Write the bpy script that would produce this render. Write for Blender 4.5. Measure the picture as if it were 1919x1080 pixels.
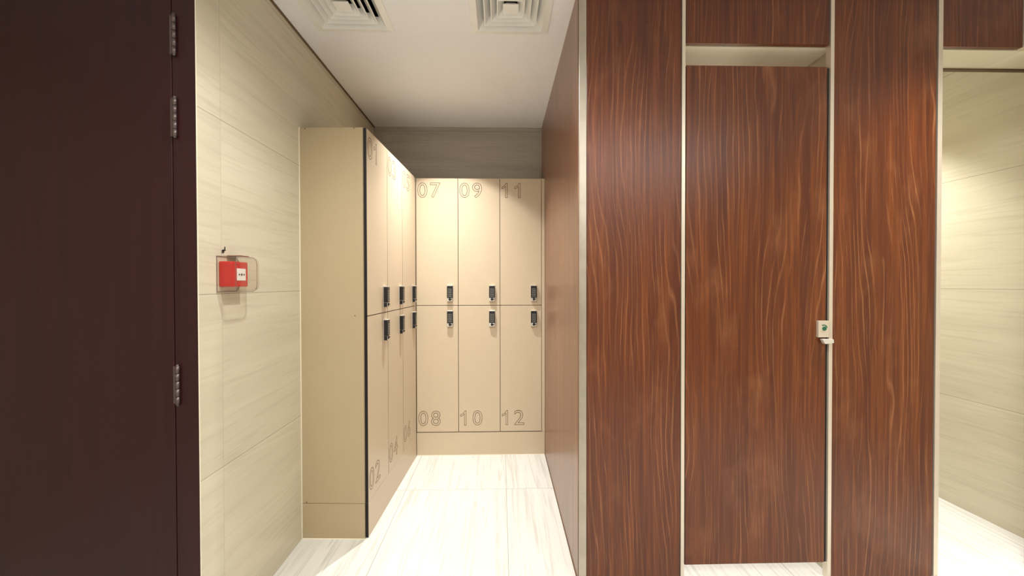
import bpy, bmesh, math, random
from mathutils import Vector, Matrix
C = bpy.context.scene
COL = C.collection
for o in list(bpy.data.objects): bpy.data.objects.remove(o)
R = math.radians

# ------------------------------------------------------------------ camera, world, lights, exposure
cam_d = bpy.data.cameras.new('camera'); cam = bpy.data.objects.new('camera', cam_d); COL.objects.link(cam)
cam_d.sensor_width = 36; cam_d.lens = 786 * 36 / 1919; cam_d.clip_start = .05
cam.matrix_world = (Matrix.Translation((0, 0, 1.235)) @ Matrix.Rotation(R(-1.5), 4, 'Z')
                    @ Matrix.Rotation(R(90 - .66), 4, 'X') @ Matrix.Rotation(R(-.1), 4, 'Z'))
C.camera = cam
w = bpy.data.worlds.new('world'); C.world = w; w.use_nodes = True
w.node_tree.nodes['Background'].inputs[0].default_value = (.9, .85, .75, 1)
w.node_tree.nodes['Background'].inputs[1].default_value = .05
C.view_settings.view_transform = 'Standard'; C.view_settings.look = 'None'
C.view_settings.gamma = 1; C.view_settings.use_curve_mapping = False
C.view_settings.exposure = 1.68

def lamp(loc, watt, cone=98, blend=.18, rad=.015, col=(1, .86, .66), k=3.0):
    d = bpy.data.lights.new('downlight', 'SPOT'); d.energy = watt; d.spot_size = R(cone); d.spot_blend = blend
    d.shadow_soft_size = rad; d.color = col
    o = bpy.data.objects.new('downlight', d); COL.objects.link(o); o.location = loc
    # the luminaire's own beam profile: candela falls off as cos^k away from straight down
    d.use_nodes = True; nt = d.node_tree; em = nt.nodes['Emission']
    tc = nt.nodes.new('ShaderNodeTexCoord'); sp = nt.nodes.new('ShaderNodeSeparateXYZ'); nt.links.new(tc.outputs['Normal'], sp.inputs[0])
    a = nt.nodes.new('ShaderNodeMath'); a.operation = 'ABSOLUTE'; nt.links.new(sp.outputs[2], a.inputs[0])
    p = nt.nodes.new('ShaderNodeMath'); p.operation = 'POWER'; nt.links.new(a.outputs[0], p.inputs[0]); p.inputs[1].default_value = k
    nt.links.new(p.outputs[0], em.inputs['Strength'])
    return o
WARM = (1, .985, .96)
lamp((-.36, 2.57, 2.415), 56, 100, .2, .012, WARM, 5)          # over the lockers
lamp((-.12, 1.05, 2.415), 33, 156, .6, .02, WARM, 1.0)           # in front of the alcove
lamp((1.77, 1.31, 2.415), 56, 124, .8, .10, WARM, 4)           # in front of the cubicles
lamp((2.05, 2.60, 2.415), 52, 106, .4, .03, (1, .985, .955))  # inside the right cubicle
lamp((.85, 2.60, 2.415), 80, 106, .4, .03, (1, .985, .955))   # inside the left cubicle
def fill_panel(loc, sx, sy, watt):                       # added fill light, out of view above and behind the camera
    d = bpy.data.lights.new('fill_light', 'AREA'); d.shape = 'RECTANGLE'; d.size = sx; d.size_y = sy; d.energy = watt; d.color = WARM
    o = bpy.data.objects.new('fill_light', d); COL.objects.link(o); o.location = loc
fill_panel((.3, -.75, 2.41), 3.6, 1.2, 24)

# ------------------------------------------------------------------ node helpers
def newmat(name):
    m = bpy.data.materials.new(name); m.use_nodes = True; nt = m.node_tree
    return m, nt, nt.nodes['Principled BSDF']
def srgb(r, g, b):
    f = lambda c: (c/255/12.92) if c/255 <= .04045 else ((c/255+.055)/1.055)**2.4
    return (f(r), f(g), f(b), 1)
class N:
    def __init__(s, nt): s.nt = nt
    def new(s, t, **k):
        n = s.nt.nodes.new(t)
        for a, b in k.items(): setattr(n, a, b)
        return n
    def link(s, a, b): s.nt.links.new(a, b)
    def val(s, x, sock):
        if isinstance(x, (int, float)): sock.default_value = x
        elif isinstance(x, tuple): sock.default_value = x
        else: s.link(x, sock)
    def math(s, op, a, b=0, c=0):
        n = s.new('ShaderNodeMath', operation=op)
        s.val(a, n.inputs[0]); s.val(b, n.inputs[1]); s.val(c, n.inputs[2]); return n.outputs[0]
    def coord(s, scale=(1, 1, 1), loc=(0, 0, 0), rot=(0, 0, 0), vec=None):
        if vec is None: vec = s.new('ShaderNodeTexCoord').outputs['Object']
        m = s.new('ShaderNodeMapping'); s.link(vec, m.inputs[0])
        m.inputs['Scale'].default_value = scale; m.inputs['Location'].default_value = loc; m.inputs['Rotation'].default_value = rot
        return m.outputs[0]
    def noise(s, vec, scale=1, detail=3, rough=.5, dist=0):
        n = s.new('ShaderNodeTexNoise'); s.link(vec, n.inputs['Vector'])
        n.inputs['Scale'].default_value = scale; n.inputs['Detail'].default_value = detail
        n.inputs['Roughness'].default_value = rough; n.inputs['Distortion'].default_value = dist
        return n.outputs[0]
    def ramp(s, fac, stops, interp='LINEAR'):
        n = s.new('ShaderNodeValToRGB'); s.link(fac, n.inputs[0]); e = n.color_ramp.elements
        n.color_ramp.interpolation = interp
        while len(e) < len(stops): e.new(.5)
        for q, (p, c) in zip(e, stops): q.position = p; q.color = c if isinstance(c, tuple) else (c, c, c, 1)
        return n.outputs[0]
    def mix(s, fac, a, b, mode='MIX'):
        n = s.new('ShaderNodeMix', data_type='RGBA', blend_type=mode)
        s.val(fac, n.inputs[0]); s.val(a, n.inputs[6]); s.val(b, n.inputs[7]); return n.outputs[2]
    def bump(s, h, strength=.1, dist=.002):
        n = s.new('ShaderNodeBump'); n.inputs['Strength'].default_value = strength; n.inputs['Distance'].default_value = dist
        s.link(h, n.inputs['Height']); return n.outputs[0]

def wood(name, base, dark, light, seed=0, rough=.3, spec=.5, fine=False, amount=1.0):
    m, nt, bs = newmat(name); n = N(nt)
    obj = n.new('ShaderNodeTexCoord').outputs['Object']
    sep = n.new('ShaderNodeSeparateXYZ'); n.link(obj, sep.inputs[0])
    oi = n.new('ShaderNodeObjectInfo'); sl = n.new('ShaderNodeSeparateXYZ'); n.link(oi.outputs['Location'], sl.inputs[0])
    x = n.math('ADD', n.math('ADD', sep.outputs[0], sep.outputs[1]), n.math('ADD', sl.outputs[0], sl.outputs[2])); z = n.math('ADD', sep.outputs[2], n.math('MULTIPLY', sl.outputs[0], 5.3))
    cb = n.new('ShaderNodeCombineXYZ'); n.link(x, cb.inputs[0]); n.link(z, cb.inputs[2]); cb.inputs[1].default_value = seed
    v = cb.outputs[0]
    # long wandering figure lines
    low = n.noise(n.coord((3.2, 1, .55), vec=v), 1, 2, .5)
    mid = n.noise(n.coord((11, 1, 2.2), vec=v), 1, 2, .55)
    fld = n.math('ADD', n.math('MULTIPLY', x, 44.0), n.math('ADD', n.math('MULTIPLY', low, 13.0), n.math('MULTIPLY', mid, 1.6)))
    s1 = n.math('FRACT', fld)
    tri = n.math('ABSOLUTE', n.math('SUBTRACT', s1, .5))             # 0 on a line, .5 between
    line = n.ramp(tri, [(0, 1.0), (.05, .6), (.15, 0)])
    msk = n.ramp(n.noise(n.coord((14, 1, 1.6), (5, 0, 3), vec=v), 1, 3, .6), [(.42, .0), (.64, 1.0)])
    pore = n.noise(n.coord((330, 1, 7), vec=v), 1, 3, .7)
    band = n.noise(n.coord((38, 1, 1.1), (2, 0, 9), vec=v), 1, 4, .65)
    bl = n.noise(n.coord((7, 1, 3.5), (9, 0, 1), vec=v), 1, 3, .6)
    fine = n.noise(n.coord((120, 1, 2.4), (7, 0, 2), vec=v), 1, 4, .7, .6)
    c = n.mix(n.ramp(band, [(.36, 0.0), (.62, 1.0)]), dark, base)
    c = n.mix(n.math('MULTIPLY', n.ramp(fine, [(.36, 1.0), (.52, 0.0)]), .75 * amount), c, dark)
    c = n.mix(n.math('MULTIPLY', n.ramp(fine, [(.56, 0.0), (.72, 1.0)]), .3 * amount), c, light)
    c = n.mix(n.math('MULTIPLY', n.math('MULTIPLY', line, msk), .85 * amount), c, light)
    c = n.mix(n.math('MULTIPLY', n.ramp(bl, [(.56, 0.0), (.8, 1.0)]), .4 * amount), c, light)
    c = n.mix(n.math('MULTIPLY', n.ramp(pore, [(.35, 1.0), (.6, 0.0)]), .5), c, dark)
    n.link(c, bs.inputs['Base Color'])
    bs.inputs['Roughness'].default_value = rough
    bs.inputs['Specular IOR Level'].default_value = spec
    n.link(n.bump(pore, .05, .0004), bs.inputs['Normal'])
    return m

def stone(name, c0, c1, c2, axis, rough=.25, joints=None, floor=False, seed=0.0, spec=.4):
    """veined porcelain tile; axis = direction the veins run along ('x','y'); joints = (size_h, off_h, size_v, off_v)"""
    m, nt, bs = newmat(name); n = N(nt)
    obj = n.new('ShaderNodeTexCoord').outputs['Object']
    sep = n.new('ShaderNodeSeparateXYZ'); n.link(obj, sep.inputs[0])
    X, Y, Z = sep.outputs
    if floor: U, V = Y, X
    else: U, V = (X if axis == 'x' else Y), Z
    su, ou, sv, ov = joints
    tu = n.math('DIVIDE', n.math('SUBTRACT', U, ou), su); tv = n.math('DIVIDE', n.math('SUBTRACT', V, ov), sv)
    iu = n.math('FLOOR', tu); iv = n.math('FLOOR', tv)
    rnd = n.new('ShaderNodeTexWhiteNoise', noise_dimensions='2D'); cbw = n.new('ShaderNodeCombineXYZ')
    n.link(iu, cbw.inputs[0]); n.link(iv, cbw.inputs[1]); n.link(cbw.outputs[0], rnd.inputs['Vector'])
    tilt = n.math('MULTIPLY', n.math('SUBTRACT', rnd.outputs['Value'], .5), .09)
    Vt = n.math('ADD', V, n.math('MULTIPLY', U, tilt))
    cb = n.new('ShaderNodeCombineXYZ'); n.link(U, cb.inputs[0]); n.link(Vt, cb.inputs[2])
    n.link(n.math('ADD', n.math('MULTIPLY', rnd.outputs['Value'], 20), seed), cb.inputs[1]); v = cb.outputs[0]
    a = n.noise(n.coord((.9, 1, 9), vec=v), 1, 4, .55, .4)
    b = n.noise(n.coord((2.2, 1, 52), (3, 0, 5), vec=v), 1, 5, .6, .8)
    g = n.noise(n.coord((6, 1, 22), (1, 0, 2), vec=v), 1, 5, .7, .3)
    c = n.mix(n.ramp(a, [(.35, 0.0), (.65, 1.0)]), c1, c0)
    c = n.mix(n.ramp(b, [(.36, .6 if floor else .42), (.5, 0.0)]), c, c2)
    c = n.mix(n.math('MULTIPLY', n.ramp(g, [(.5, 0.0), (.75, 1.0)]), .4), c, c1)
    # joints
    du = n.math('ABSOLUTE', n.math('SUBTRACT', n.math('FRACT', n.math('ADD', tu, .5)), .5))
    dv = n.math('ABSOLUTE', n.math('SUBTRACT', n.math('FRACT', n.math('ADD', tv, .5)), .5))
    ju = n.math('LESS_THAN', n.math('MULTIPLY', du, su), .0012); jv = n.math('LESS_THAN', n.math('MULTIPLY', dv, sv), .0012)
    j = n.math('MAXIMUM', ju if floor else n.math('MULTIPLY', ju, .4), jv)
    c = n.mix(n.math('MULTIPLY', j, .8), c, srgb(138, 130, 112))
    n.link(c, bs.inputs['Base Color']); bs.inputs['Roughness'].default_value = rough
    bs.inputs['Specular IOR Level'].default_value = spec
    return m

def plain(name, col, rough=.5, metal=0, spec=.5, speck=0.0, scale=60, em=None):
    m, nt, bs = newmat(name); n = N(nt)
    if speck:
        t = n.noise(n.coord(), scale, 4, .6)
        k = tuple(max(0, c * (1 - speck)) for c in col[:3]) + (1,)
        n.link(n.mix(n.ramp(t, [(.35, 0.0), (.65, 1.0)]), k, col), bs.inputs['Base Color'])
    else: bs.inputs['Base Color'].default_value = col
    bs.inputs['Roughness'].default_value = rough; bs.inputs['Metallic'].default_value = metal
    bs.inputs['Specular IOR Level'].default_value = spec
    return m

M = {}
M['wood'] = wood('mahogany_laminate', srgb(114, 59, 25), srgb(80, 37, 19), srgb(158, 104, 66), 0, .30, .5)
M['wood2'] = wood('mahogany_laminate_second', srgb(115, 60, 25), srgb(81, 38, 19), srgb(158, 104, 66), 7.3, .30, .5)
M['wood3'] = wood('mahogany_laminate_third', srgb(114, 59, 25), srgb(80, 37, 19), srgb(158, 104, 66), 15.1, .30, .5)
M['wood_side_lit'] = wood('mahogany_laminate_side_lit', srgb(144, 98, 72), srgb(106, 68, 50), srgb(182, 138, 106), 3.3, .28, .7, amount=.8)  # same laminate, colour lightened for the light and grazing reflection on this side
M['wenge'] = wood('wenge_veneer', srgb(52, 19, 22), srgb(44, 16, 20), srgb(60, 26, 26), 2, .36, .3, amount=.2)
M['wall_y'] = stone('veined_wall_tile_side', srgb(212, 204, 180), srgb(203, 194, 170), srgb(188, 179, 155), 'y', .22, (1.2, 1.476, .6, 0))
M['wall_x'] = stone('veined_wall_tile_back', srgb(188, 181, 170), srgb(174, 167, 156), srgb(160, 153, 142), 'x', .22, (1.2, .30, .6, 0))
M['floor'] = stone('veined_floor_tile', srgb(231, 230, 223), srgb(223, 222, 214), srgb(194, 192, 182), 'y', .25, (1.2, 2.505, .6, .03), floor=True)
M['ceiling'] = plain('painted_ceiling', srgb(247, 247, 249), .8, speck=.03, scale=3)
M['soffit'] = stone('veined_soffit_tile', srgb(238, 230, 206), srgb(226, 218, 194), srgb(210, 202, 178), 'x', .3, (2.4, -.2, 1.2, 0))
M['vent'] = plain('powder_coated_vent', srgb(246, 245, 240), .4, speck=.03, scale=20)
M['duct'] = plain('duct_interior', srgb(22, 18, 18), .9, speck=.2)
M['laminate'] = plain('beige_laminate', srgb(206, 188, 160), .36, speck=.015, scale=9)
M['laminate_shaded'] = plain('beige_laminate_shaded', srgb(176, 158, 126), .36, speck=.015, scale=7)  # same laminate, colour darkened to stand in for bounce-only lighting
M['core'] = plain('black_core', srgb(7, 6, 9), .5, speck=.1)
M['engrave'] = plain('engraved_line', srgb(108, 86, 62), .7, speck=.1)
M['alu'] = plain('brushed_aluminium', srgb(226, 214, 196), .34, .55, speck=.05, scale=12)
M['brushed'] = plain('worn_brushed_aluminium', srgb(186, 178, 164), .38, .9, speck=.12, scale=14)
M['steel'] = plain('dull_steel', srgb(104, 90, 88), .4, .7, speck=.1, scale=80)
M['silver'] = plain('satin_silver', srgb(228, 224, 214), .3, .5, speck=.03)
M['black'] = plain('black_plastic', srgb(26, 24, 26), .4, speck=.1)
M['key'] = plain('grey_key', srgb(120, 120, 112), .4, speck=.1)
M['caulk'] = plain('white_sealant', srgb(240, 232, 208), .5, speck=.03)
M['red'] = plain('red_plastic', srgb(196, 14, 18), .3, speck=.05)
M['white'] = plain('white_label', srgb(236, 232, 226), .4, speck=.02)
M['ink'] = plain('black_ink', srgb(22, 18, 22), .5, speck=.1)
M['green'] = plain('green_indicator', srgb(28, 96, 66), .4, speck=.1)
M['brownred'] = plain('brown_red_tab', srgb(120, 52, 44), .5, speck=.1)
M['rim'] = None
def clear(name='clear_polycarbonate', tint=(.975, .965, .955, 1), dens=.03):
    m, nt, bs = newmat(name); n = N(nt)
    bs.inputs['Base Color'].default_value = (.96, .93, .9, 1); bs.inputs['Roughness'].default_value = .06
    bs.inputs['IOR'].default_value = 1.25
    tr = n.new('ShaderNodeBsdfTransparent'); tr.inputs[0].default_value = tint
    gl = n.new('ShaderNodeBsdfGlossy'); gl.inputs['Roughness'].default_value = .08
    lw = n.new('ShaderNodeLayerWeight'); lw.inputs[0].default_value = .5
    fr_ = n.math('ADD', n.math('MULTIPLY', n.math('POWER', lw.outputs['Facing'], 3.0), .45), dens)
    mx = n.new('ShaderNodeMixShader'); n.link(fr_, mx.inputs[0]); n.link(tr.outputs[0], mx.inputs[1]); n.link(gl.outputs[0], mx.inputs[2])
    n.link(mx.outputs[0], nt.nodes['Material Output'].inputs[0]); return m
M['clear'] = clear()
M['rim'] = clear('clear_cover_rim', (.60, .55, .52, 1), .25)

# ------------------------------------------------------------------ mesh helpers
def box(bm, x0, x1, y0, y1, z0, z1, mi=0, faces=None):
    """faces: dict of axis-side -> material index"""
    v = [bm.verts.new((x, y, z)) for x in (x0, x1) for y in (y0, y1) for z in (z0, z1)]
    F = {'-x': (0, 1, 3, 2), '+x': (4, 6, 7, 5), '-y': (0, 4, 5, 1), '+y': (2, 3, 7, 6), '-z': (0, 2, 6, 4), '+z': (1, 5, 7, 3)}
    out = []
    for k, q in F.items():
        f = bm.faces.new([v[i] for i in q]); f.material_index = (faces or {}).get(k, mi); out.append(f)
    return out
def cyl(bm, c, r, h, axis='z', seg=20, mi=0, r2=None):
    g = bmesh.ops.create_cone(bm, cap_ends=True, segments=seg, radius1=r, radius2=r if r2 is None else r2, depth=h)
    rot = {'z': Matrix.Identity(4), 'x': Matrix.Rotation(R(90), 4, 'Y'), 'y': Matrix.Rotation(R(90), 4, 'X')}[axis]
    bmesh.ops.transform(bm, matrix=Matrix.Translation(c) @ rot, verts=g['verts'])
    for f in {f for v in g['verts'] for f in v.link_faces}:
        f.material_index = mi
        if len(f.verts) == 4: f.smooth = True
def prism(bm, pts, d0, d1, plane='xz', mi=0):
    """extrude outline pts between d0,d1 along the axis missing from plane"""
    def P(a, b, d): return {'xz': (a, d, b), 'yz': (d, a, b), 'xy': (a, b, d)}[plane]
    A = [bm.verts.new(P(a, b, d0)) for a, b in pts]; B = [bm.verts.new(P(a, b, d1)) for a, b in pts]
    n = len(pts); fs = [bm.faces.new(A), bm.faces.new(B[::-1])]
    for i in range(n): fs.append(bm.faces.new((A[i], B[i], B[(i+1) % n], A[(i+1) % n])))
    for f in fs: f.material_index = mi
def obj(name, bm, mats, parent=None, bevel=0, loc=None):
    me = bpy.data.meshes.new(name); bmesh.ops.recalc_face_normals(bm, faces=bm.faces); bm.to_mesh(me); bm.free()
    for m in (mats if isinstance(mats, (list, tuple)) else [mats]): me.materials.append(M[m])
    o = bpy.data.objects.new(name, me); COL.objects.link(o)
    if parent: o.parent = parent
    if loc: o.location = loc
    if bevel:
        b = o.modifiers.new('bevel', 'BEVEL'); b.width = bevel; b.segments = 2; b.limit_method = 'ANGLE'; b.angle_limit = R(40)
    return o
def B(*a, **k):
    bm = bmesh.new(); box(bm, *a, **k); return bm
def thing(name, label, cat, loc=(0, 0, 0), rz=0, group=None):
    o = bpy.data.objects.new(name, None); o.empty_display_size = .1; COL.objects.link(o)
    o.location = loc; o.rotation_euler = (0, 0, rz); return tag(o, label, cat, group)
def tag(o, label, cat, group=None):
    o['label'] = label; o['category'] = cat
    if group: o['group'] = group
    return o
def struct(name, bm, m, label=None, cat=None, **k):
    o = obj(name, bm, m, **k); o['kind'] = 'structure'
    if label: o['label'] = label; o['category'] = cat
    return o

# ------------------------------------------------------------------ the room
CZ = 2.43; XW = -.965; YB = 3.235; YD = 1.364; XP = .315; YP = 1.70
struct('floor', B(-2.4, 3.4, -1.9, 3.5, -.1, 0), 'floor', 'pale veined large-format floor tiles with thin grey joints', 'floor')
# ceiling with two square openings for the air diffusers
VX = (-.678, .0445); VY = 1.838; VH = .15
bm = bmesh.new(); xs = [-2.4, VX[0]-VH, VX[0]+VH, VX[1]-VH, VX[1]+VH, 3.4]; ys = [-1.9, VY-VH, VY+VH, 3.5]
for i in range(5):
    for j in range(3):
        if j == 1 and i in (1, 3): continue
        box(bm, xs[i], xs[i+1], ys[j], ys[j+1], CZ, CZ+.03)
bmesh.ops.remove_doubles(bm, verts=bm.verts, dist=1e-5)
seen = {}
for f in list(bm.faces):
    k = tuple(sorted(v.index for v in f.verts)) if False else tuple(round(q, 4) for q in f.calc_center_median())
    seen.setdefault(k, []).append(f)
dele = [f for fs in seen.values() if len(fs) > 1 for f in fs]
bmesh.ops.delete(bm, geom=dele, context='FACES')
struct('ceiling', bm, 'ceiling', 'smooth off-white painted ceiling over the locker alcove', 'ceiling')
bm = bmesh.new(); prism(bm, [(XW-.0013, YD), (XW, YD), (XW, YB), (XW-.12, YB), (XW-.12, YD+.105), (XW-.0013, YD+.105)], 0, CZ, 'xy')
struct('wall_left', bm, 'wall_y', 'cream veined tile wall left of the lockers', 'wall')
struct('wall_back', B(XW-.12, 3.0, YB, YB+.12, 0, CZ), 'wall_x', 'grey-beige veined tile wall above the back lockers', 'wall')
struct('wall_right', B(2.515, 2.64, YP+.026, YB, 0, CZ), 'wall_y', 'cream veined tile wall inside the right cubicle', 'wall')
struct('wall_divider', B(1.385, 1.80, YP+.026, YB, 0, CZ), 'wall_y', 'tiled wall between the two cubicles', 'wall')
struct('wall_behind', B(-2.3, 3.3, -1.72, -1.6, 0, CZ), 'wall_x')
struct('wall_far_left', B(-2.3, -2.18, -1.6, YD, 0, CZ), 'wall_y')
struct('wall_far_right', B(2.95, 3.07, -1.6, 1.7, 0, CZ), 'wall_y')
# dark strip standing in for shade where the ceiling meets the left wall
struct('shade_strip_1', B(XW, XW+.006, YD+.02, YB, CZ-.008, CZ), 'engrave', 'thin dark strip drawn as the shadow line between ceiling and left wall', 'trim')
# low soffit over the cubicle fronts
struct('trim_2', B(XP+.03, 1.385, YP+.026, 1.875, 2.213, CZ), 'soffit', 'pale lit soffit above the closed cubicle door', 'trim')
struct('trim_3', B(1.80, 2.515, YP+.026, 1.873, 2.213, CZ), 'soffit', 'pale lit soffit over the open right cubicle', 'trim')

struct('shade_strip_2', B(1.80, 2.515, 1.8735, 1.893, 2.207, 2.222), 'engrave', 'thin dark strip drawn as the shadow gap behind the soffit of the right cubicle', 'trim')  # dark strip put in for the shade behind the soffit

# ------------------------------------------------------------------ dark door on the left
YF = YD
dr = thing('door_1', 'very dark brown flush door with three grey hinges', 'door', (-1.5, YD, 0)); dr['kind'] = 'structure'
def L(x): return x + 1.5
obj('door_leaf', B(L(-1.98), L(-1.0425), 0, .045, .008, 2.30), 'wenge', dr, .0015)
obj('hinge_stile', B(L(-1.0405), L(-1.0275), .001, .05, .0, 2.30), 'wenge', dr, .001)
bm = bmesh.new(); box(bm, L(-1.0262), L(-.9665), -.002, .10, 0, CZ); box(bm, L(-1.98), L(-1.0262), -.002, .10, 2.304, CZ); box(bm, L(-2.18), L(-1.982), -.002, .1, 0, CZ)
obj('door_frame', bm, 'wenge', dr, .0015)
obj('corner_bead', B(L(-.9664), L(-.9642), -.002, -.0002, 0, CZ), 'caulk', dr)
for z0, z1 in ((1.957, 2.082), (1.699, 1.822), (.851, .974), (.14, .265)):
    bm = bmesh.new(); n = 5; h = (z1 - z0) / n
    for k in range(n): cyl(bm, (L(-1.0275), -.0085, z0 + h*(k+.5)), .0060, h*.95, 'z', 14)
    cyl(bm, (L(-1.0275), -.0085, z1), .0045, .008, 'z', 12); cyl(bm, (L(-1.0275), -.0085, z0), .0045, .008, 'z', 12)
    box(bm, L(-1.0425), L(-1.0275), -.006, -.001, z0+.002, z1-.002)
    obj('hinge', bm, 'steel', dr)

# ------------------------------------------------------------------ fire alarm call point
fa = thing('fire_alarm_call_point', 'red fire alarm call point under a clear cover on the left wall', 'fire alarm', (XW, 1.51, 1.268))
# local: +x out of the wall, y along the wall, z up
bm = bmesh.new()
box(bm, 0, .046, -.050, .040, -.044, .044)
obj('red_housing', bm, 'red', fa, .004)
lab = obj('label_plate', B(.046, .0485, -.026, .022, -.022, .020), 'white', fa, .0006); lab['label'] = 'white square plate with black dots and arrows'
bm = bmesh.new()
cyl(bm, (.0488, -.002, -.001), .0042, .001, 'x', 16)
for s in (-1, 1):
    cyl(bm, (.0488, -.002 + s*.011, -.001), .0022, .001, 'x', 12)
    prism(bm, [(-.002 + s*.0165, -.005), (-.002 + s*.0125, -.001), (-.002 + s*.0165, .003)], .0485, .0492, 'yz')
obj('printed_marks', bm, 'ink', lab)
# clear hinged cover, rounded in plan towards the far corner
def cover(off, y0, y1, h, p):
    pts = []
    r = .026
    def arc(cy, cz, a0, a1):
        for i in range(7):
            a = R(a0 + (a1-a0)*i/6); pts.append((cy + r*math.cos(a), cz + r*math.sin(a)))
    pts.append((y0, -h)); arc(y1-r, -h+r, -90, 0); arc(y1-r, h-r, 0, 90); pts.append((y0, h))
    return pts
pts = cover(0, -.062, .060, .061, .076)
bm = bmesh.new()
th = .0022
# side skirt
inner = [(a*(1-.035), b*(1-.035)) for a, b in pts]
n_ = len(pts)
def ring(ps, x): return [bm.verts.new((x, a, b)) for a, b in ps]
rs = [ring(pts, .001), ring(pts, .066), ring([(a*.93, b*.93) for a, b in pts], .078)]
for q in range(2):
    for i in range(n_): bm.faces.new((rs[q][i], rs[q][(i+1) % n_], rs[q+1][(i+1) % n_], rs[q+1][i]))
bm.faces.new(rs[2])
for f in bm.faces: f.smooth = False
cv = obj('clear_cover', bm, 'clear', fa); sm = cv.modifiers.new('wall', 'SOLIDIFY'); sm.thickness = .0022; sm.offset = -1
def tube(bm, ps, r, seg=6):
    for i in range(len(ps)-1):
        a, b = Vector(ps[i]), Vector(ps[i+1]); d = b - a
        g = bmesh.ops.create_cone(bm, cap_ends=True, segments=seg, radius1=r, radius2=r, depth=d.length)
        bmesh.ops.transform(bm, matrix=Matrix.Translation((a+b)/2) @ d.to_track_quat('Z', 'Y').to_matrix().to_4x4(), verts=g['verts'])
bm = bmesh.new()
tube(bm, [(.066, a, b) for a, b in pts] + [(.066,) + pts[0]], .0010)
tube(bm, [(.002, a, b) for a, b in pts] + [(.002,) + pts[0]], .0012)
for q in (0, -1): tube(bm, [(.002,) + pts[q], (.066,) + pts[q]], .0009)
obj('cover_rim', bm, 'rim', cv)
obj('cover_hinge', B(.004, .05, -.012, .040, .0625, .0665), 'brownred', fa, .001)
bm = bmesh.new(); cyl(bm, (.006, -.03, .083), .0028, .008, 'x', 10); box(bm, .001, .003, -.034, -.0325, .072, .083); box(bm, .001, .003, -.026, -.024, .074, .084); box(bm, .001, .003, -.020, -.018, .084, .096)
obj('seal_tab', bm, 'ink', fa)

# ------------------------------------------------------------------ ceiling diffusers
def diffuser(cx, label):
    t = thing('ceiling_diffuser', label, 'air vent', (cx, VY, CZ), 0, 'square air diffusers in the ceiling')
    def sq(bm, a0, z0, a1, z1, thick=.0):
        A = [bm.verts.new((x*a0, y*a0, z0)) for x, y in ((-1, -1), (1, -1), (1, 1), (-1, 1))]
        Bv = [bm.verts.new((x*a1, y*a1, z1)) for x, y in ((-1, -1), (1, -1), (1, 1), (-1, 1))]
        for i in range(4): bm.faces.new((A[i], A[(i+1) % 4], Bv[(i+1) % 4], Bv[i]))
    bm = bmesh.new()
    sq(bm, .180, 0, .178, -.006); sq(bm, .178, -.006, .150, -.009); sq(bm, .150, -.009, .141, .004); sq(bm, .141, .004, .120, .032)
    fr = obj('frame', bm, 'vent', t); s = fr.modifiers.new('t', 'SOLIDIFY'); s.thickness = .0015
    for a in (.118, .088, .060):
        bm = bmesh.new(); sq(bm, a, -.004, a-.004, -.004); sq(bm, a-.004, -.004, a-.030, .030)
        lv = obj('louvre', bm, 'vent', t); s = lv.modifiers.new('t', 'SOLIDIFY'); s.thickness = .0015
    bm = bmesh.new(); box(bm, -.034, .034, -.034, .034, -.004, -.002)
    a, z0, b, z1 = .034, -.002, .018, .014
    sq(bm, a, z0, b, z1); obj('centre_plate', bm, 'vent', t, .001)
    bm = bmesh.new()
    for s_ in (-1, 1):
        box(bm, min(s_*.149, s_*.146), max(s_*.149, s_*.146), -.149, .149, .005, .16); box(bm, -.146, .146, min(s_*.149, s_*.146), max(s_*.149, s_*.146), .005, .16)
    box(bm, -.149, .149, -.149, .149, .16, .163)
    obj('duct_box', bm, 'duct', t)
diffuser(VX[0], 'white square ceiling air vent near the left tiled wall')
diffuser(VX[1], 'white square ceiling air vent near the wooden cubicle side')

# ------------------------------------------------------------------ lockers
def digit(ch, x0, z0, h, wdt, y, parent):
    cu = bpy.data.curves.new('numeral', 'FONT'); cu.body = ch; cu.size = 1
    cu.fill_mode = 'NONE'
    tmp = bpy.data.objects.new('tmp', cu); COL.objects.link(tmp)
    dg = bpy.context.evaluated_depsgraph_get(); me = bpy.data.meshes.new_from_object(tmp.evaluated_get(dg))
    xs = [v.co.x for v in me.vertices]; ys = [v.co.y for v in me.vertices]
    bx0, bx1, by0, by1 = min(xs), max(xs), min(ys), max(ys)
    bpy.data.objects.remove(tmp)
    loops = {}
    segs = [(e.vertices[0], e.vertices[1]) for e in me.edges]
    P = [((v.co.x-bx0)/(bx1-bx0)*wdt + x0, (v.co.y-by0)/(by1-by0)*h + z0) for v in me.vertices]
    return P, segs
GW = {'0': .066, '1': .040, '2': .068, '3': .066, '4': .070, '5': .066, '6': .066, '7': .068, '8': .064, '9': .066}
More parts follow.
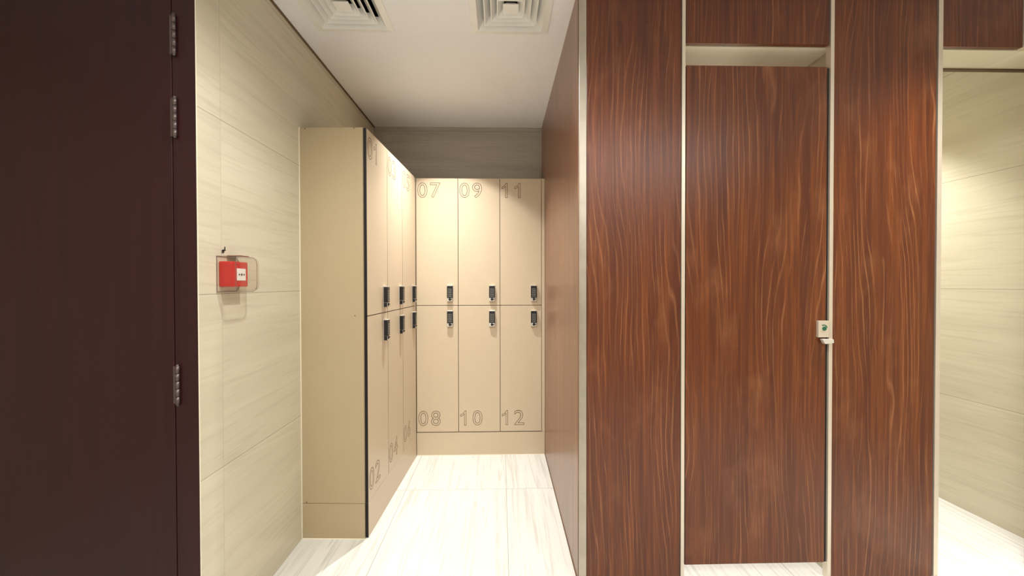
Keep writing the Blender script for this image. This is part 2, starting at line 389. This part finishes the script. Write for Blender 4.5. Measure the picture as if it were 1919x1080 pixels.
# outlines of the numerals, Helvetica-like, traced as closed polylines in a unit box
ONE = [(.68, 0), (1, 0), (1, 1), (.80, 1), (.48, .82), (0, .73), (0, .61), (.36, .66), (.68, .80)]
def number(txt, x, z, parent):
    px = x
    for k, ch in enumerate(txt):
        wd = GW[ch]; bm = bmesh.new()
        if ch == '1':
            P = [(px + a*wd, z + b*.104) for a, b in ONE]; segs = [(i, (i+1) % len(ONE)) for i in range(len(ONE))]
        else: P, segs = digit(ch, px, z, .104, wd, 0, parent)
        hw = .0016
        for a, b in segs:
            A = Vector(P[a]); Bq = Vector(P[b]); d = Bq - A
            if d.length < 1e-6: continue
            d.normalize(); nn = Vector((-d.y, d.x)) * hw; A -= d*hw*.6; Bq += d*hw*.6
            q = [A+nn, Bq+nn, Bq-nn, A-nn]
            prism(bm, [(p.x, p.y) for p in q], -.0004, .0002, 'xz')
        px += .090 if ch != '1' else (.088 if txt[k:] != '11' else .092)
        obj('engraved_digit', bm, 'engrave', parent)

def lock(parent, x, z):
    """keypad lock, (x,z) its centre; 42 mm wide, 115 mm high, standing 24 mm off the door"""
    def pl(o): return o
    hw = .0205; zt = z + .0575; zb = z - .0575
    bm = bmesh.new(); box(bm, x-hw-.0008, x+hw+.0008, -.002, 0, zb, zt)
    box(bm, x-hw+.001, x+hw-.001, -.0225, -.002, zt-.005, zt-.0005)
    obj('lock_back_plate', bm, 'silver', parent, .001)
    bm = bmesh.new(); box(bm, x-hw, x+hw, -.023, -.002, zb+.026, zt-.006)
    lb = obj('lock_body', bm, 'black', parent, .0015)
    bm = bmesh.new()
    for r in range(5):
        for c in range(3):
            cx = x + (c-1)*.0095; cz = zt - .028 - r*.0125
            box(bm, cx-.0032, cx+.0032, -.0242, -.023, cz-.004, cz+.004)
    obj('lock_keypad', bm, 'key', parent)
    bm = bmesh.new()
    box(bm, x-hw+.001, x+hw-.001, -.021, -.002, zb+.001, zb+.024, faces={'-x': 1, '+x': 1})
    kn = obj('lock_knob_housing', bm, ['silver', 'black'], parent, .001)
    bm = bmesh.new(); cyl(bm, (x, -.0222, zb+.015), .0095, .004, 'y', 20)
    box(bm, x-.0025, x+.016, -.0262, -.022, zb+.013, zb+.019)
    obj('lock_knob', bm, 'black', parent, .0008)

ZB = .170; ZT = 1.982; ZS = 1.077
def locker(root, wd, up, lo, end=False, d=.225):
    g = .0019
    # carcass
    bm = bmesh.new()
    x0, x1 = (0.0, wd)
    y0 = .0145
    box(bm, x0+(.0005 if not end else .0), x0+.012, y0, d, ZB-.004, ZT-.001, faces={'-y': 1}); box(bm, x1-.012, x1-.0005, y0, d, ZB-.004, ZT-.001, faces={'-y': 1})
    box(bm, x0+.012, x1-.012, y0+.001, d, ZT-.014, ZT-.001); box(bm, x0+.012, x1-.012, y0+.001, d, ZB-.004, ZB+.010)
    box(bm, x0+.012, x1-.012, y0+.004, d-.012, ZS-.006, ZS+.006); box(bm, x0+.012, x1-.012, d-.012, d, ZB+.01, ZT-.014)
    obj('carcass', bm, ['laminate_shaded', 'core'], root)
    for tx, za, zb2 in ((up, ZS+.002, ZT), (lo, ZB, ZS-.002)):
        bm = B(x0+(g if not end else 0), x1-g, 0, .013, za, zb2, mi=1, faces={'-y': 0, '+y': 0})
        dd = obj('door', bm, ['laminate', 'core'], root)
        nz = (ZT - .032 - .104) if tx == up else (ZB + .046)
        number(tx, x0 + .014, nz, dd)
        lock(dd, wd - .057, (1.1635 if tx == up else .9835))
    return root
back = [('07', '08'), ('09', '10'), ('11', '12')]
YL = 3.006; WD = .2985; X0 = -.6045
gb = 'locker columns along the back wall'; gl = 'locker columns along the left wall'
txt = {'01': 'nearest the camera, with the end panel', '03': 'between columns 01 and 05', '05': 'in the corner next to column 07',
       '07': 'leftmost along the back wall', '09': 'in the middle of the back row', '11': 'rightmost, against the wooden partition'}
for k, (u, l) in enumerate(back):
    r_ = thing('locker_cabinet', f'beige locker column numbered {u} over {l}, {txt[u]}', 'locker', (X0 + k*WD, YL, 0), 0, gb)
    locker(r_, WD, u, l)
    if u == '11':
        f = obj('filler_strip', B(WD+.0015, WD+.0225, -.002, .012, ZB-.004, ZT+.001), 'laminate', r_)
# left bank, turned a little
ang = R(90 - 2.4); ca, sa = math.cos(ang), math.sin(ang)
s = 0; L0 = (-.645, 2.04)
for (u, l), wd in zip([('01', '02'), ('03', '04'), ('05', '06')], (.316, .302, .309)):
    r_ = thing('locker_cabinet', f'beige locker column numbered {u} over {l}, {txt[u]}', 'locker', (L0[0] + s*ca, L0[1] + s*sa, 0), ang, gl)
    locker(r_, wd, u, l, end=(u == '01'), d=.295)
    if u == '01':
        # plain end panel facing the camera
        e = obj('end_panel', B(-.012, -.0005, .0145, .3165, ZB+.003, ZT-.001), 'laminate_shaded', r_, .0008)
        for yy, zz in ((.055, ZT-.006), (.29, ZT-.006), (.055, 1.08), (.296, .178)):
            bm = bmesh.new(); cyl(bm, (-.0125, yy, zz), .0028, .0015, 'x', 12); obj('screw_cap', bm, 'engrave', e)
        obj('sealant_bead', B(-.014, -.001, .3165, .3195, ZB+.003, ZT+.002), 'caulk', r_)
    s += wd
# plinths
pl = thing('locker_plinth', 'beige plinth board under lockers 07 to 12 on the floor', 'plinth', (X0, YL, 0), 0, 'locker plinths')
obj('front_board', B(.0, 3*WD+.0225, .0, .013, 0, ZB-.006, mi=0, faces={'-x': 1, '+x': 1}), ['laminate', 'core'], pl)
obj('sealant_bead', B(0, 3*WD+.0225, -.003, 0, 0, .003), 'caulk', pl)
pl = thing('locker_plinth', 'beige plinth under lockers 01 to 06 with a short side facing the camera', 'plinth', (L0[0], L0[1], 0), ang, 'locker plinths')
obj('front_board', B(.0, s, .0, .013, 0, ZB-.001, mi=0, faces={'-x': 1, '+x': 1}), ['laminate', 'core'], pl)
obj('sealant_bead', B(-.014, -.001, .3165, .3195, 0, ZB+.002), 'caulk', pl)
obj('side_board', B(-.012, -.0005, .0145, .3165, 0.002, ZB+.001), 'laminate_shaded', pl, .0008)
obj('sealant_bead', B(-.016, -.012, .0, .3185, 0, .003), 'caulk', pl)
obj('corner_filler', B(s+.001, s+.030, .001, .012, 0, ZT), 'laminate', pl)

# ------------------------------------------------------------------ wooden cubicles
sp = thing('cubicle_side_panel', 'tall wood-grain side panel running from the back lockers to the cubicle corner', 'partition panel', (XP, 2.45, 0))
obj('panel', B(0, .03, YP+.012-2.45, YB-2.45, .004, CZ), 'wood_side_lit', sp)
obj('base_bead', B(-.003, 0, YP+.012-2.45, YB-2.45, 0, .004), 'engrave', sp)
# corner profile
bm = bmesh.new(); box(bm, .004, .0325, YP-.002-2.45, YP+.012-2.45, 0, CZ); box(bm, .0022, .0055, YP-.0035-2.45, YP+.010-2.45, 0, CZ)
obj('corner_trim', bm, 'brushed', sp, .001)

def panel(x0, x1, z0, z1, mat, label, name='cubicle_front_panel', cat='partition panel', y=YP, th=.020, trims=(), stops=()):
    t = thing(name, label, cat, ((x0+x1)/2, y, z0)); h = z1 - z0; hw = (x1-x0)/2
    obj('panel', B(-hw, hw, 0, th, 0, h), mat, t, .001)
    for a, b in trims:
        obj('edge_trim', B(a-(x0+x1)/2, b-(x0+x1)/2, -.004, .0235, 0, h), 'alu', t, .0008)
    for a, b in stops:
        obj('gap_shade_strip', B(a-(x0+x1)/2, b-(x0+x1)/2, .006, .030, .0 if b-a < .005 else .068, h if b-a < .005 else 2.12), 'core', t)  # black strips fill the gaps to stand in for their shade
    return t
panel(.3485, .7350, 0, CZ, 'wood', 'wood-grain front panel between the alcove corner and the closed cubicle door', trims=[(.7380, .752)], stops=[(.7521, .7575), (.7352, .7379)])
panel(1.3715, 1.8045, 0, CZ, 'wood2', 'wood-grain front panel between the closed door and the open right cubicle', trims=[(1.3545, 1.3695), (1.809, 1.8275)], stops=[(1.3455, 1.3544), (1.8047, 1.8089)])
panel(2.2595, 2.94, 0, CZ, 'wood3', 'wood-grain front panel at the right edge of the open cubicle', trims=[(2.245, 2.258)])
panel(.7545, 1.3500, 2.213, CZ, 'wood3', 'short wood-grain header panel above the closed cubicle door', name='cubicle_header_panel')
panel(1.8285, 2.171, 2.213, CZ, 'wood', 'short wood-grain header panel above the open right cubicle', name='cubicle_header_panel', trims=[(2.172, 2.232)])
d = thing('cubicle_door', 'closed wood-grain toilet cubicle door with a small steel lock on its right', 'door', (1.053, YP+.002, 0))
obj('door_leaf', B(.758-1.053, 1.345-1.053, 0, .018, .068, 2.1235), 'wood2', d, .001)
# lock on the door
lk = obj('lock_case', B(1.304-1.053, 1.3485-1.053, -.014, 0, 1.010, 1.078), 'alu', d, .0015)
bm = bmesh.new(); cyl(bm, (1.328-1.053, -.015, 1.046), .0085, .003, 'y', 20); 
obj('indicator_dial', bm, 'green', lk)
bm = bmesh.new()
pts = []
for i in range(9):
    a = R(120 - 105*i/8); pts.append((1.326-1.053 + .0165*math.cos(a), 1.046 + .0165*math.sin(a)))
for i in range(9):
    a = R(15 + 105*i/8); pts.append((1.326-1.053 + .0125*math.cos(a), 1.046 + .0125*math.sin(a)))
prism(bm, pts, -.0148, -.0138, 'xz')
obj('indicator_arc', bm, 'green', lk)
bm = bmesh.new()
prism(bm, [(1.310-1.053, 1.004), (1.3560-1.053, 1.004), (1.3580-1.053, .988), (1.321-1.053, .984), (1.316-1.053, .992)], -.030, -.012, 'xz')
obj('lock_lever', bm, 'silver', lk, .002)
